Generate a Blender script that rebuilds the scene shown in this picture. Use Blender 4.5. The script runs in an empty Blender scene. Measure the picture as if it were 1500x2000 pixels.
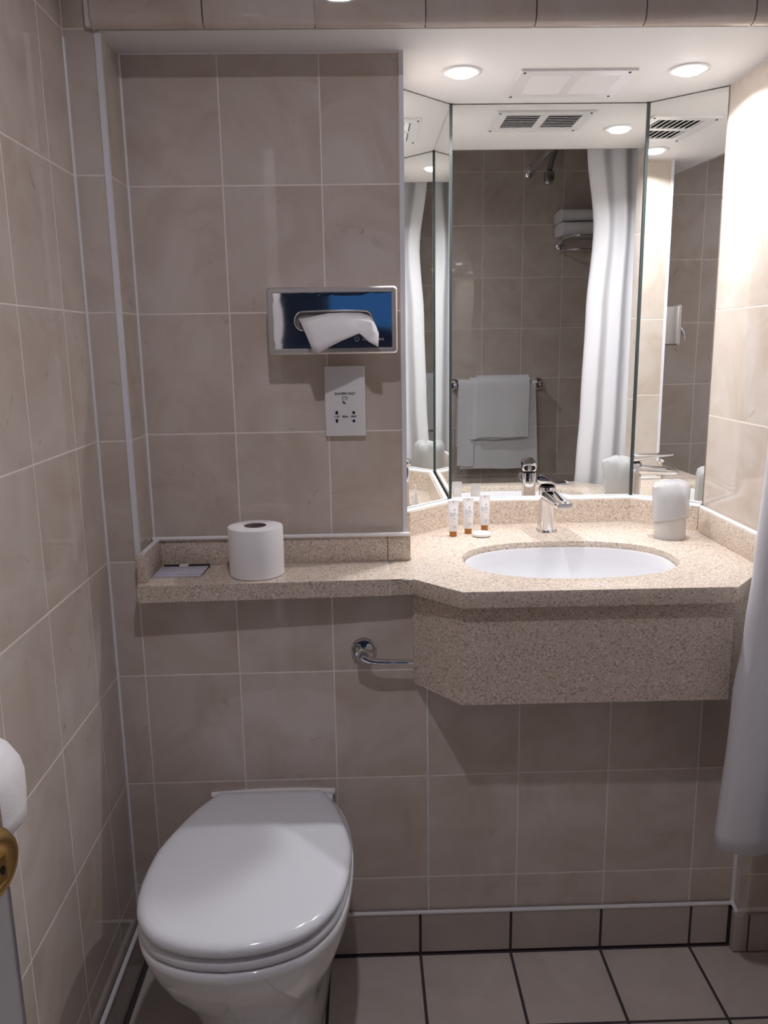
import bpy, bmesh, math, random
from mathutils import Matrix, Vector
from math import sin, cos, pi, radians, sqrt
random.seed(7)
S = bpy.context.scene
COL = S.collection

# ------------------------------------------------------------------ camera
CAMZ = 1.376
def camera():
    a, b, c = radians(11.6727), radians(1.2952), radians(0.8646)
    fw = Vector((sin(b)*cos(a), cos(b)*cos(a), -sin(a)))
    r0 = Vector((cos(b), -sin(b), 0)); d0 = fw.cross(r0)
    r = r0*cos(c) + d0*sin(c); d = -r0*sin(c) + d0*cos(c)
    m = Matrix((( r.x, -d.x, -fw.x, 0), (r.y, -d.y, -fw.y, 0), (r.z, -d.z, -fw.z, CAMZ), (0, 0, 0, 1)))
    cd = bpy.data.cameras.new('camera'); co = bpy.data.objects.new('camera', cd); COL.objects.link(co)
    cd.sensor_fit = 'VERTICAL'; cd.sensor_height = 36.0; cd.sensor_width = 27.0
    cd.lens = 1586.75/2000*36.0; cd.clip_start = 0.02; cd.clip_end = 50
    co.matrix_world = m; S.camera = co
camera()
# ------------------------------------------------------------------ world and light
W = bpy.data.worlds.new('dusk_sky'); S.world = W; W.use_nodes = True
W.node_tree.nodes['Background'].inputs[0].default_value = (0.10, 0.34, 0.90, 1)
W.node_tree.nodes['Background'].inputs[1].default_value = 0.22
S.view_settings.view_transform = 'Standard'; S.view_settings.look = 'None'
S.view_settings.exposure = 0.0; S.view_settings.gamma = 1.0
S.view_settings.use_curve_mapping = False
KEY_W, KEY_COL = 4.7, (0.97, 0.945, 1.05)
DOWN_W, DOWN_COL = 4.2, (1.0, 1.0, 1.03)
KEY_POS = Vector((-0.045, 0.75, 2.252))
def lamp(name, kind, loc, power, col, radius, size=160, blend=0.5, parent=None):
    l = bpy.data.lights.new(name, kind); l.energy = power; l.color = col
    if kind == 'AREA': l.shape = 'DISK'; l.size = 2*radius; l.spread = radians(size)
    o = bpy.data.objects.new(name, l); COL.objects.link(o); o.location = loc
    if parent: o.parent = parent; o.location = Vector(loc) - parent.location
    return o

# ------------------------------------------------------------------ key dimensions (metres)
XL, YA, XE, YB, YM = -0.534, 1.6325, -0.467, 1.7476, 2.110
XB, XR, ZS, YF = 0.0890, 0.846, 1.940, 1.606
ZC, ZT = 0.907, 0.967          # worktop, top of the upstand
ZCEIL = 2.36
XS = 1.62                      # far wall of the shower
SK = 0.108                     # top of the skirting tiles
XRL = 0.829                    # right nib below the worktop

# ------------------------------------------------------------------ materials
def mat(name, col=(.8, .8, .8), rough=.5, metal=0., **kw):
    m = bpy.data.materials.new(name); m.use_nodes = True
    b = m.node_tree.nodes['Principled BSDF']
    b.inputs['Base Color'].default_value = (*col, 1); b.inputs['Roughness'].default_value = rough
    b.inputs['Metallic'].default_value = metal
    for k, v in kw.items(): b.inputs[k.replace('_', ' ')].default_value = v
    return m
def N(m, t, **kw):
    n = m.node_tree.nodes.new(t)
    for k, v in kw.items():
        if k in n.inputs: n.inputs[k].default_value = v
        else: setattr(n, k, v)
    return n
def L(m, a, b): m.node_tree.links.new(a, b)
def BS(m): return m.node_tree.nodes['Principled BSDF']
def ramp(m, stops):
    r = N(m, 'ShaderNodeValToRGB'); e = r.color_ramp.elements
    while len(e) < len(stops): e.new(0.5)
    for i, (p, c) in enumerate(stops): e[i].position = p; e[i].color = (*c, 1)
    return r
def bump(m, src, strength, dist):
    b = N(m, 'ShaderNodeBump'); b.inputs['Strength'].default_value = strength; b.inputs['Distance'].default_value = dist
    L(m, src, b.inputs['Height']); L(m, b.outputs[0], BS(m).inputs['Normal'])

def tile_material(name, lo, mid, hi, vein, rough, contrast=1.0):
    m = mat(name, mid, rough)
    tc = N(m, 'ShaderNodeTexCoord'); oi = N(m, 'ShaderNodeObjectInfo')
    mul = N(m, 'ShaderNodeVectorMath', operation='SCALE'); mul.inputs[0].default_value = (31.7, 17.3, 23.9)
    L(m, oi.outputs['Random'], mul.inputs['Scale'])
    add = N(m, 'ShaderNodeVectorMath', operation='ADD'); L(m, tc.outputs['Object'], add.inputs[0]); L(m, mul.outputs[0], add.inputs[1])
    n1 = N(m, 'ShaderNodeTexNoise', Scale=6.5, Detail=4.0, Roughness=.6, Distortion=.8); L(m, add.outputs[0], n1.inputs['Vector'])
    r1 = ramp(m, [(.30, lo), (.52, mid), (.72, hi)]); L(m, n1.outputs['Fac'], r1.inputs[0])
    n2 = N(m, 'ShaderNodeTexNoise', Scale=13.0, Detail=5.0, Roughness=.6, Distortion=1.6); L(m, add.outputs[0], n2.inputs['Vector'])
    r2 = ramp(m, [(.655, (0, 0, 0)), (.75, (1, 1, 1))]); L(m, n2.outputs['Fac'], r2.inputs[0])
    sc = N(m, 'ShaderNodeMath', operation='MULTIPLY'); sc.inputs[1].default_value = .55*contrast; L(m, r2.outputs[0], sc.inputs[0])
    mx = N(m, 'ShaderNodeMix', data_type='RGBA'); L(m, sc.outputs[0], mx.inputs[0]); L(m, r1.outputs[0], mx.inputs[6]); mx.inputs[7].default_value = (*vein, 1)
    L(m, mx.outputs[2], BS(m).inputs['Base Color'])
    return m
M_TILE = tile_material('glazed_beige_wall_tile', (.545, .455, .38), (.615, .54, .48), (.665, .60, .55), (.40, .315, .25), .035, 1.35)
M_FLOOR = tile_material('matt_taupe_floor_tile', (.58, .51, .455), (.63, .56, .505), (.68, .61, .55), (.34, .29, .25), .38, .5)
M_SKIRT = tile_material('taupe_skirting_tile', (.46, .40, .355), (.50, .44, .395), (.54, .48, .43), (.34, .29, .25), .28, .5)
M_GROUT = mat('pale_wall_grout', (.86, .78, .72), .7)
M_DGROUT = mat('dark_floor_grout', (.075, .06, .06), .85)
M_SEAL = mat('white_sealant', (.86, .84, .84), .35)
M_TRIM = mat('white_tile_trim', (.80, .80, .86), .3)
M_CEIL = mat('white_ceiling_paint', (.80, .79, .79), .6)
M_WHITE = mat('white_plastic', (.80, .79, .80), .28)
M_CERAMIC = mat('white_glazed_ceramic', (.80, .80, .82), .07)
M_LID = mat('white_gloss_seat_plastic', (.78, .785, .83), .10)
M_CHROME = mat('polished_chrome', (.82, .82, .84), .05, 1.0)
M_SATIN = mat('satin_steel', (.68, .64, .62), .42, .9)
M_MIRROR = mat('silvered_mirror', (.86, .875, .86), .0, 1.0)
M_MEDGE = mat('dark_mirror_edge', (.035, .05, .05), .3)
M_BRASS = mat('polished_brass', (.88, .60, .24), .20, 1.0)
M_GUN = mat('dark_chrome', (.34, .33, .33), .25, 1.0)
M_DARK = mat('black_plastic', (.01, .01, .012), .4)
M_PRINT = mat('dark_print', (.05, .04, .05), .6)
M_GPRINT = mat('grey_print', (.30, .30, .36), .5)
M_LPRINT = mat('pale_grey_print', (.55, .56, .62), .5)
M_AMBER = mat('amber_cap_plastic', (.42, .16, .025), .3)
M_TUBE = mat('white_tube_plastic', (.86, .84, .85), .3)
M_SOAP = mat('wrapped_white_soap', (.86, .85, .83), .35)
M_CUP = mat('frosted_plastic', (.94, .92, .90), .22, Transmission_Weight=.5, IOR=1.2)
M_BAG = mat('clear_plastic_film', (.97, .97, .98), .13, Transmission_Weight=.66, IOR=1.12)
M_DOOR = mat('white_door_paint', (.78, .77, .78), .4)
M_CORE = mat('grey_card_core', (.20, .15, .15), .8)
M_CARD = mat('lavender_card', (.60, .58, .68), .35)
M_PAPERTAG = mat('cream_paper', (.75, .70, .62), .6)
M_LENS = mat('lamp_lens', (1, 1, 1), .3, Emission_Color=(1, .96, .90, 1), Emission_Strength=25.0)
M_KLENS = mat('ceiling_lamp_lens', (1, 1, 1), .3, Emission_Color=(.96, .93, 1, 1), Emission_Strength=20.0)
M_CARPET = mat('grey_carpet', (.25, .24, .26), .95)
M_PAINT = mat('grey_bedroom_paint', (.45, .46, .50), .8)

def paper():
    m = mat('soft_white_paper', (.91, .885, .895), .85)
    tc = N(m, 'ShaderNodeTexCoord'); n = N(m, 'ShaderNodeTexNoise', Scale=180.0, Detail=3.0); L(m, tc.outputs['Object'], n.inputs['Vector'])
    bump(m, n.outputs['Fac'], .25, .002); return m
M_PAPER = paper()
def granite():
    m = mat('speckled_beige_stone', (.5, .4, .33), .24)
    tc = N(m, 'ShaderNodeTexCoord')
    n = N(m, 'ShaderNodeTexNoise', Scale=330.0, Detail=4.0, Roughness=.6); L(m, tc.outputs['Object'], n.inputs['Vector'])
    r = ramp(m, [(.30, (.42, .32, .26)), (.43, (.61, .505, .42)), (.56, (.70, .60, .505)), (.72, (.82, .73, .63))]); L(m, n.outputs['Fac'], r.inputs[0])
    v = N(m, 'ShaderNodeTexVoronoi', Scale=330.0); L(m, tc.outputs['Object'], v.inputs['Vector'])
    sep = N(m, 'ShaderNodeSeparateColor'); L(m, v.outputs['Color'], sep.inputs[0])
    dk = N(m, 'ShaderNodeMath', operation='GREATER_THAN'); dk.inputs[1].default_value = .86; L(m, sep.outputs[0], dk.inputs[0])
    lt = N(m, 'ShaderNodeMath', operation='GREATER_THAN'); lt.inputs[1].default_value = .955; L(m, sep.outputs[1], lt.inputs[0])
    dm = N(m, 'ShaderNodeMath', operation='MULTIPLY'); dm.inputs[1].default_value = .42; L(m, dk.outputs[0], dm.inputs[0])
    m1 = N(m, 'ShaderNodeMix', data_type='RGBA'); L(m, dm.outputs[0], m1.inputs[0]); L(m, r.outputs[0], m1.inputs[6]); m1.inputs[7].default_value = (.13, .085, .065, 1)
    lm = N(m, 'ShaderNodeMath', operation='MULTIPLY'); lm.inputs[1].default_value = .8; L(m, lt.outputs[0], lm.inputs[0])
    m2 = N(m, 'ShaderNodeMix', data_type='RGBA'); L(m, lm.outputs[0], m2.inputs[0]); L(m, m1.outputs[2], m2.inputs[6]); m2.inputs[7].default_value = (.85, .80, .74, 1)
    L(m, m2.outputs[2], BS(m).inputs['Base Color']); return m
M_STONE = granite()
def fabric(name, col, scale, strength, waffle):
    m = mat(name, col, .9)
    tc = N(m, 'ShaderNodeTexCoord')
    if waffle:
        mp = N(m, 'ShaderNodeMapping'); mp.inputs['Scale'].default_value = (scale, scale, scale); L(m, tc.outputs['UV'], mp.inputs[0])
        ck = N(m, 'ShaderNodeTexChecker', Scale=1.0); L(m, mp.outputs[0], ck.inputs['Vector'])
        bump(m, ck.outputs['Fac'], strength, .002)
    else:
        n = N(m, 'ShaderNodeTexNoise', Scale=scale, Detail=4.0, Roughness=.7); L(m, tc.outputs['Object'], n.inputs['Vector'])
        bump(m, n.outputs['Fac'], strength, .004)
    return m
M_CURTAIN = fabric('white_waffle_curtain', (.73, .72, .76), 170.0, .35, True)
M_TOWEL = fabric('white_terry_towel', (.86, .86, .87), 300.0, .6, False)

# ------------------------------------------------------------------ mesh helpers
def link(name, me, m, parent=None, loc=None, label=None, cat=None, group=None, kind=None):
    o = bpy.data.objects.new(name, me); COL.objects.link(o)
    if me is not None and m is not None and not me.materials: me.materials.append(m)
    if loc is not None: o.location = loc
    if parent is not None:
        o.parent = parent
        if me is not None and loc is None:
            w = Vector((0, 0, 0)); q = parent
            while q is not None: w += q.location; q = q.parent
            o.location = -w
    for k, v in (('label', label), ('category', cat), ('group', group), ('kind', kind)):
        if v: o[k] = v
    return o
def fin(bm, name, smooth=False, bev=0., seg=2, angle=40):
    if bev > 0:
        es = [e for e in bm.edges if len(e.link_faces) == 2 and e.calc_face_angle(0) > radians(30)]
        bmesh.ops.bevel(bm, geom=es, offset=bev, segments=seg, affect='EDGES', profile=.5)
    bmesh.ops.recalc_face_normals(bm, faces=bm.faces)
    me = bpy.data.meshes.new(name); bm.to_mesh(me); bm.free()
    if smooth:
        for p in me.polygons: p.use_smooth = True
        me.set_sharp_from_angle(angle=radians(angle))
    return me
def bbox(bm, x0, x1, y0, y1, z0, z1):
    r = bmesh.ops.create_cube(bm, size=1.0)['verts']
    for v in r: v.co = Vector(((x0+x1)/2+v.co.x*(x1-x0), (y0+y1)/2+v.co.y*(y1-y0), (z0+z1)/2+v.co.z*(z1-z0)))
    return r
def box(name, x0, x1, y0, y1, z0, z1, m, parent=None, bev=0., seg=2, **kw):
    bm = bmesh.new(); bbox(bm, x0, x1, y0, y1, z0, z1)
    return link(name, fin(bm, name, bev > 0, bev, seg), m, parent, **kw)
def prism(bm, pts, z0, z1):
    a = [bm.verts.new((x, y, z0)) for x, y in pts]; b = [bm.verts.new((x, y, z1)) for x, y in pts]
    bm.faces.new(a[::-1]); bm.faces.new(b)
    for i in range(len(pts)):
        j = (i+1) % len(pts); bm.faces.new((a[i], a[j], b[j], b[i]))
def loft(bm, rings, cap0=True, cap1=True, closed=True):
    vs = [[bm.verts.new(p) for p in r] for r in rings]
    for a, b in zip(vs, vs[1:]):
        n = len(a)
        for i in range(n if closed else n-1):
            j = (i+1) % n; bm.faces.new((a[i], a[j], b[j], b[i]))
    if cap0: bm.faces.new(vs[0][::-1])
    if cap1: bm.faces.new(vs[-1])
    return vs
def lathe(bm, prof, c=(0, 0, 0), n=32, axis='z', sx=1, sy=1, cap0=True, cap1=True):
    rings = []
    for r, h in prof:
        ring = []
        for i in range(n):
            t = 2*pi*i/n; u, v = r*cos(t)*sx, r*sin(t)*sy
            p = {'z': (u, v, h), 'y': (u, h, -v), 'x': (h, u, v)}[axis]
            ring.append((c[0]+p[0], c[1]+p[1], c[2]+p[2]))
        rings.append(ring)
    loft(bm, rings, cap0, cap1)
def tube(bm, pts, r, n=12, sq=(1, 1)):
    pts = [Vector(p) for p in pts]; rr = r if isinstance(r, (list, tuple)) else [r]*len(pts)
    up = Vector((0, 0, 1)); rings = []
    t0 = (pts[1]-pts[0]).normalized()
    if abs(t0.dot(up)) > .9: up = Vector((0, 1, 0))
    for i, p in enumerate(pts):
        t = (pts[min(i+1, len(pts)-1)] - pts[max(i-1, 0)]).normalized()
        a = t.cross(up).normalized(); b = a.cross(t).normalized(); up = b
        rings.append([p + (a*cos(2*pi*k/n)*sq[0] + b*sin(2*pi*k/n)*sq[1])*rr[i] for k in range(n)])
    loft(bm, rings)
def smoothpath(pts, k=6):
    P = [Vector(p) for p in pts]; out = []
    for i in range(len(P)-1):
        p0, p1, p2, p3 = P[max(i-1, 0)], P[i], P[i+1], P[min(i+2, len(P)-1)]
        for j in range(k):
            t = j/k
            out.append(.5*((2*p1)+(-p0+p2)*t+(2*p0-5*p1+4*p2-p3)*t*t+(-p0+3*p1-3*p2+p3)*t**3))
    return out+[P[-1]]
def mk(name, build, m, parent=None, smooth=True, bev=0., seg=2, angle=40, **kw):
    bm = bmesh.new(); build(bm)
    return link(name, fin(bm, name, smooth, bev, seg, angle), m, parent, **kw)
def thing(name, loc, label, cat, group=None):
    o = link(name, None, None, None, Vector(loc), label, cat, group); o.empty_display_size = .02; return o
def text(name, body, size, loc, rot, m, parent, extrude=.0002, align='CENTER', sx=1., bold=0., space=1.):
    c = bpy.data.curves.new(name, 'FONT'); c.body = body; c.size = size; c.extrude = extrude
    c.align_x = align; c.align_y = 'CENTER'; c.resolution_u = 3; c.offset = bold; c.space_character = space
    t = bpy.data.objects.new(name, c); COL.objects.link(t); bpy.context.view_layer.update()
    me = bpy.data.meshes.new_from_object(t.evaluated_get(bpy.context.evaluated_depsgraph_get())); COL.objects.unlink(t); bpy.data.objects.remove(t)
    M4 = Matrix.Translation(Vector(loc)) @ rot.to_4x4() @ Matrix.Diagonal((sx, 1, 1, 1))
    me.transform(M4); me.name = name
    return link(name, me, m, parent)
FACING = Matrix(((1, 0, 0), (0, 0, -1), (0, 1, 0)))      # text reads towards -y

# ------------------------------------------------------------------ tiled surfaces
TM = {}
def tile_mesh(w, h, m, bull=0, t=.008):
    k = (round(w, 4), round(h, 4), m.name, bull)
    if k in TM: return TM[k]
    bm = bmesh.new(); c = .0005
    if not bull:
        a, b = w/2, h/2
        lv = [[(-a, -b, -t), (a, -b, -t), (a, b, -t), (-a, b, -t)], [(-a, -b, -c), (a, -b, -c), (a, b, -c), (-a, b, -c)],
              [(-a+c, -b+c, 0), (a-c, -b+c, 0), (a-c, b-c, 0), (-a+c, b-c, 0)]]
        loft(bm, lv)
    else:                                                # rounded lower edge
        R = bull; prof = [(h/2, 0)] + [(-h/2+R-R*sin(q), -R+R*cos(q)) for q in [i*pi/12 for i in range(7)]] + [(-h/2, -R-.006), (h/2, -R-.006)]
        loft(bm, [[(-w/2, v, n) for v, n in prof], [(w/2, v, n) for v, n in prof]])
    me = fin(bm, 'tile', bool(bull), 0, 2, 50); me.materials.append(m); TM[k] = me; return me
def cuts(lo, hi, g0, step):
    i = math.floor((lo-g0)/step+1e-6); out = []
    while g0+i*step < hi-1e-6:
        a, b = max(lo, g0+i*step), min(hi, g0+(i+1)*step)
        if b-a > .012: out.append((a, b))
        i += 1
    return out
def tiles(parent, o, u, v, us, vs, m=M_TILE, gap=.003, name='tile', holes=()):
    u, v = Vector(u), Vector(v); n = u.cross(v); R = Matrix((u, v, n)).transposed()
    for (u0, u1) in us:
        for (v0, v1) in vs:
            if any(u0 >= h[0]-1e-3 and u1 <= h[1]+1e-3 and v0 >= h[2]-1e-3 and v1 <= h[3]+1e-3 for h in holes): continue
            me = tile_mesh(u1-u0-gap, v1-v0-gap, m)
            c = Vector(o) + u*((u0+u1)/2) + v*((v0+v1)/2)
            ob = bpy.data.objects.new(name, me); COL.objects.link(ob); ob.parent = parent
            ob.matrix_local = Matrix.Translation(c) @ R.to_4x4()
def struct(name, x0, x1, y0, y1, z0, z1, m, label, cat):
    return box(name, x0, x1, y0, y1, z0, z1, m, None, label=label, cat=cat, kind='structure')
ROW = lambda lo, hi: cuts(lo, hi, .194, .25)
E_ = .0005                                               # tile faces stand proud of the grout
X, Y, Z = (1, 0, 0), (0, 1, 0), (0, 0, 1)

# left wall
wl = struct('wall_left', -.66, XL-E_, -.12, 2.24, 0, ZCEIL, M_GROUT, 'long tiled wall running along the left side', 'wall')
tiles(wl, (XL, 0, 0), Y, Z, cuts(0, YA, YA-.121, .2), ROW(SK, ZCEIL))
# back wall below the worktop, plane A
bm = bmesh.new()
for a in ((XL-E_, XS, 0, .69), (XL-E_, .12, .69, .872), (.82, XS, .69, .872)): bbox(bm, a[0], a[1], YA+E_, 2.24, a[2], a[3])
wb = link('wall_back', fin(bm, 'wall_back'), M_GROUT, label='tiled wall behind the toilet and under the worktop', cat='wall', kind='structure')
tiles(wb, (0, YA, 0), X, Z, cuts(XL, XRL, -.475, .2), ROW(SK, .694))
tiles(wb, (0, YA, 0), X, Z, cuts(XE-.008, .118, -.475, .2), [(.694, .8715)])
tiles(wb, (0, YA, 0), X, Z, [(XL, XE-.008)], [(.694, .944)])
# strip left of the niche
ws = struct('wall_pier', XL-E_, XE-E_, YA+E_, 2.24, .872, ZCEIL, M_GROUT, 'narrow tiled pier between left wall and niche', 'wall')
tiles(ws, (0, YA, 0), X, Z, [(XL, XE-.009)], ROW(.944, ZCEIL))
tiles(ws, (XE, 0, 0), Y, Z, [(YA+.001, YB)], ROW(.944, ZS), name='tile')
# niche wall B
wn = struct('wall_niche', XE-E_, XB-E_, YB+E_, 2.24, .872, ZS, M_GROUT, 'tiled wall above the stone shelf beside the mirrors', 'wall')
tiles(wn, (0, YB, 0), X, Z, cuts(XE, XB-.007, -.276, .2), ROW(.944, ZS))
tiles(wn, (XB, 0, 0), Y, Z, [(YB, 1.976)], ROW(.944, ZS))
# wall behind the mirrors
struct('wall_alcove', XB-E_, XR+E_, YM+.012, 2.24, .872, ZS, M_CEIL, 'wall behind the three mirrors', 'wall')
# right nib
wr = struct('wall_right', XR+E_, XS, YF+E_, 2.24, 0, ZCEIL, M_GROUT, 'brightly lit tiled side wall right of the mirrors', 'wall')
tiles(wr, (XR, 0, 0), (0, -1, 0), Z, [(-1.985, -YF)], ROW(.944, ZS))
tiles(wr, (0, YF, 0), X, Z, cuts(XR+.001, XS, XR+.13, .2), ROW(SK, ZCEIL))
wq = struct('wall_right_lower', XRL+E_, XR+E_, YF+E_, YA+.02, 0, .872, M_GROUT, 'short tiled return under the right end of the worktop', 'wall')
tiles(wq, (XRL, 0, 0), (0, -1, 0), Z, [(-YA, -YF)], ROW(SK, .872))
tiles(wq, (0, YF, 0), X, Z, [(XRL, XR+.002)], ROW(SK, .872), gap=.001)
# wall with the doorway, behind the camera
DX0, DX1, DZ = -.455, .36, 2.04
wf = bpy.data.objects.new('wall_front', None)
bm = bmesh.new()
bbox(bm, -.66, DX0, -.12, -E_, 0, ZCEIL); bbox(bm, DX1, XS+.1, -.12, -E_, 0, ZCEIL); bbox(bm, DX0, DX1, -.12, -E_, DZ, ZCEIL)
wf = link('wall_front', fin(bm, 'wall_front'), M_GROUT, label='tiled wall with the towel rail facing the mirrors', cat='wall', kind='structure')
tiles(wf, (0, 0, 0), (-1, 0, 0), Z, [(-b, -a) for a, b in cuts(.43, XS, .607, .2)], ROW(SK, ZCEIL))
# shower end wall
we = struct('wall_shower', XS+E_, XS+.1, -E_, YF+.02, 0, ZCEIL, M_GROUT, 'tiled end wall of the shower behind the curtain', 'wall')
tiles(we, (XS, 0, 0), (0, -1, 0), Z, [(-b, -a) for a, b in cuts(0, YF, .05, .2)], ROW(SK, ZCEIL))
# ceilings
struct('ceiling', -.66, XS+.1, -.12, YF+.01, ZCEIL, ZCEIL+.08, M_CEIL, 'main white ceiling above the room', 'ceiling')
struct('ceiling_soffit', XE-.01, XR+E_, YF+.022, 2.24, ZS, ZCEIL, M_CEIL, 'low white soffit over the washbasin alcove', 'ceiling')
# lintel of bullnose tiles
ln = struct('wall_lintel', -.487, XS, YF+.012, YF+.03, ZS+.004, ZCEIL, M_GROUT, 'tiled lintel with rounded lower edge above the alcove', 'wall')
for a, b in cuts(-.487, XS, -.075, .2):
    me = tile_mesh(b-a-.0025, .05, M_TILE, .020)
    ob = bpy.data.objects.new('tile', me); COL.objects.link(ob); ob.parent = ln
    ob.matrix_local = Matrix.Translation(((a+b)/2, YF, ZS+.025)) @ Matrix(((1, 0, 0), (0, 0, -1), (0, 1, 0))).to_4x4()
tiles(ln, (0, YF, 0), X, Z, cuts(-.487, XS, -.075, .2), [(ZS+.051, 2.194), (2.194, ZCEIL)])

# floor
fl = struct('floor', -.66, XS+.1, -.12, 2.24, -.06, -E_, M_DGROUT, 'floor of square taupe tiles with dark joints', 'floor')
tiles(fl, (0, 0, 0), X, Y, cuts(XL+.01, XS, .1055, .2075), cuts(-.02, 1.622, 1.622, .207), M_FLOOR, .0065)
# skirtings
sb = struct('baseboard_back', XL, XRL, YA-.006, YA+E_, 0, SK-.004, M_DGROUT, 'taupe tile skirting under the worktop', 'baseboard')
tiles(sb, (0, YA-.0105, 0), X, Z, cuts(XL+.012, XRL-.012, .1055, .2075), [(.004, SK)], M_SKIRT, .006)
sl = struct('baseboard_left', XL-E_, XL+.006, 0, YA, 0, SK-.004, M_DGROUT, 'taupe tile skirting along the left wall', 'baseboard')
tiles(sl, (XL+.0105, 0, 0), Y, Z, cuts(0, YA-.014, 1.622, .207), [(.004, SK)], M_SKIRT, .006)
sr = struct('baseboard_right', XRL-.006, XS, YF-.006, YA-.012, 0, SK-.016, M_DGROUT, 'taupe tile skirting round the right return', 'baseboard')
tiles(sr, (0, YF-.0105, 0), X, Z, [(XRL-.0105, XRL+.022)]+cuts(XRL+.022, XS, XRL+.022, .2075), [(.002, SK-.010)], M_SKIRT, .004)
tiles(sr, (XRL-.0105, 0, 0), (0, -1, 0), Z, [(-YA+.016, -YF+.0105)], [(.002, SK-.008)], M_SKIRT, .003)
# sealant beads and trims
def bead(name, pts, r, parent, m=M_SEAL, n=8): return mk(name, lambda bm: tube(bm, pts, r, n), m, parent)
bead('sealant_bead', [(XL+.012, YA-.009, SK+.001), (XRL-.004, YA-.009, SK+.001)], .0044, sb)
bead('sealant_bead', [(XRL-.006, YA-.004, SK+.003), (XRL-.006, YF-.006, SK-.006)], .005, sr)
bead('sealant_bead', [(XL+.009, 0.02, SK+.001), (XL+.009, YA-.01, SK+.001)], .0052, sl)
bead('sealant_bead', [(XRL-.003, YA-.003, SK), (XRL-.003, YA-.003, .66)], .005, wq)
bead('sealant_bead', [(XL+.001, YA-.001, SK), (XL+.001, YA-.001, 1.93)], .0035, wl)
bead('sealant_bead', [(XE+.001, YB-.001, ZT), (XE+.001, YB-.001, ZS)], .003, wn)
bead('sealant_bead', [(XE, YB-.001, ZS-.001), (XB, YB-.001, ZS-.001)], .0025, wn)
bead('sealant_bead', [(.125, YA-.0005, SK), (.125, YA-.0005, .66)], .0022, wb)
bead('sealant_bead', [(XE+.002, YB-.016, ZT+.001), (XB+.006, YB-.016, ZT+.001)], .0045, wn)
bead('sealant_bead', [(XE+.014, YF, ZT+.001), (XE+.014, YB-.014, ZT+.001)], .0045, ws)
bead('sealant_bead', [(XR-.014, YF+.004, ZT+.001), (XR-.014, 1.955, ZT+.001)], .005, wr)
t1 = struct('trim_1', XE-.009, XE+.001, YA-.003, YA+.006, ZT-.02, ZS-.004, M_TRIM, 'white corner trim on the edge of the niche', 'trim')
t2 = struct('trim_2', XB-.007, XB+.0015, YB-.003, YB+.006, ZT, ZS, M_TRIM, 'white corner trim between niche wall and mirrors', 'trim')

# ------------------------------------------------------------------ mirrors
def mirror(p0, p1, z0, z1, label, inset=.0015):
    p0, p1 = Vector((*p0, 0)), Vector((*p1, 0)); d = (p1-p0).normalized(); n = Vector((d.y, -d.x, 0)); l = (p1-p0).length
    root = thing('wall_mirror', ((p0+p1)/2+Vector((0, 0, z0))), label, 'mirror', 'mirrors of the washbasin alcove')
    def q(s, w, z): return p0+d*s+n*w+Vector((0, 0, z))
    def b(bm, s0, s1, w0, w1, a0, a1):
        vs = [bm.verts.new(q(s, w, z)) for z in (a0, a1) for s, w in ((s0, w0), (s1, w0), (s1, w1), (s0, w1))]
        for f in ((3, 2, 1, 0), (4, 5, 6, 7), (0, 1, 5, 4), (1, 2, 6, 5), (2, 3, 7, 6), (3, 0, 4, 7)): bm.faces.new([vs[i] for i in f])
    mk('glass', lambda bm: b(bm, inset, l-inset, -.004, 0, z0, z1-.0015), M_MIRROR, root, False)
    mk('backing', lambda bm: b(bm, 0, l, -.0075, -.0045, z0, z1), M_MEDGE, root, False)
    return root, q, b
ML0, ML1, MR0, MR1 = (.0915, 1.976), (.2235, 2.108), (.7035, 2.108), (.8445, 1.979)
mirror(ML0, ML1, ZT+.004, ZS-.001, 'narrow angled mirror at the left of the washbasin alcove')
mc, q, b = mirror(ML1, MR0, ZT+.004, ZS-.001, 'large central mirror facing the room above the tap')
mirror(MR0, MR1, ZT+.004, ZS-.001, 'narrow angled mirror at the right beside the bright tiles')
for px in (ML1, MR0):
    s = Vector((*px, 0))
    mk('joint_strip', lambda bm: prism(bm, [(s.x-.0035, s.y-.0035), (s.x+.0035, s.y-.0035), (s.x+.0035, s.y+.006), (s.x-.0035, s.y+.006)], ZT+.006, ZS-.001), M_MEDGE, mc, False, label='dark joint between two mirrors')

# ------------------------------------------------------------------ worktop
wt = thing('worktop', (.2, 1.7, ZC-.035), 'speckled beige stone worktop with shelf and upstands', 'worktop')
ZB = ZC-.0345; JX = .046
shelf = [(-.463, 1.577), (JX-.0008, 1.591), (JX-.0008, YB-.001), (XE+.001, YB-.001), (XE+.001, 1.60)]
mk('shelf_slab', lambda bm: prism(bm, shelf, ZB, ZC), M_STONE, wt, True, .0025)
BC, BA, BBx = (.446, 1.728), .234, .157
outer = [(JX+.0008, 1.591), (.0924, 1.592), (.1825, 1.4945), (.718, 1.4905), (.818, YF-.001), (XR-.001, YF+.012), (XR-.001, 1.972), (.7, 2.104), (.226, 2.104), (XB+.002, 1.974), (XB+.002, YB-.001), (JX+.0008, YB-.001)]
def oval(t, a, b2, e=2.3):
    c, s = cos(t), sin(t); return (BC[0]+a*math.copysign(abs(c)**(2/e), c), BC[1]+b2*math.copysign(abs(s)**(2/e), s))
NB = 64
hole = [oval(2*pi*i/NB, BA, BBx) for i in range(NB)]
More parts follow.
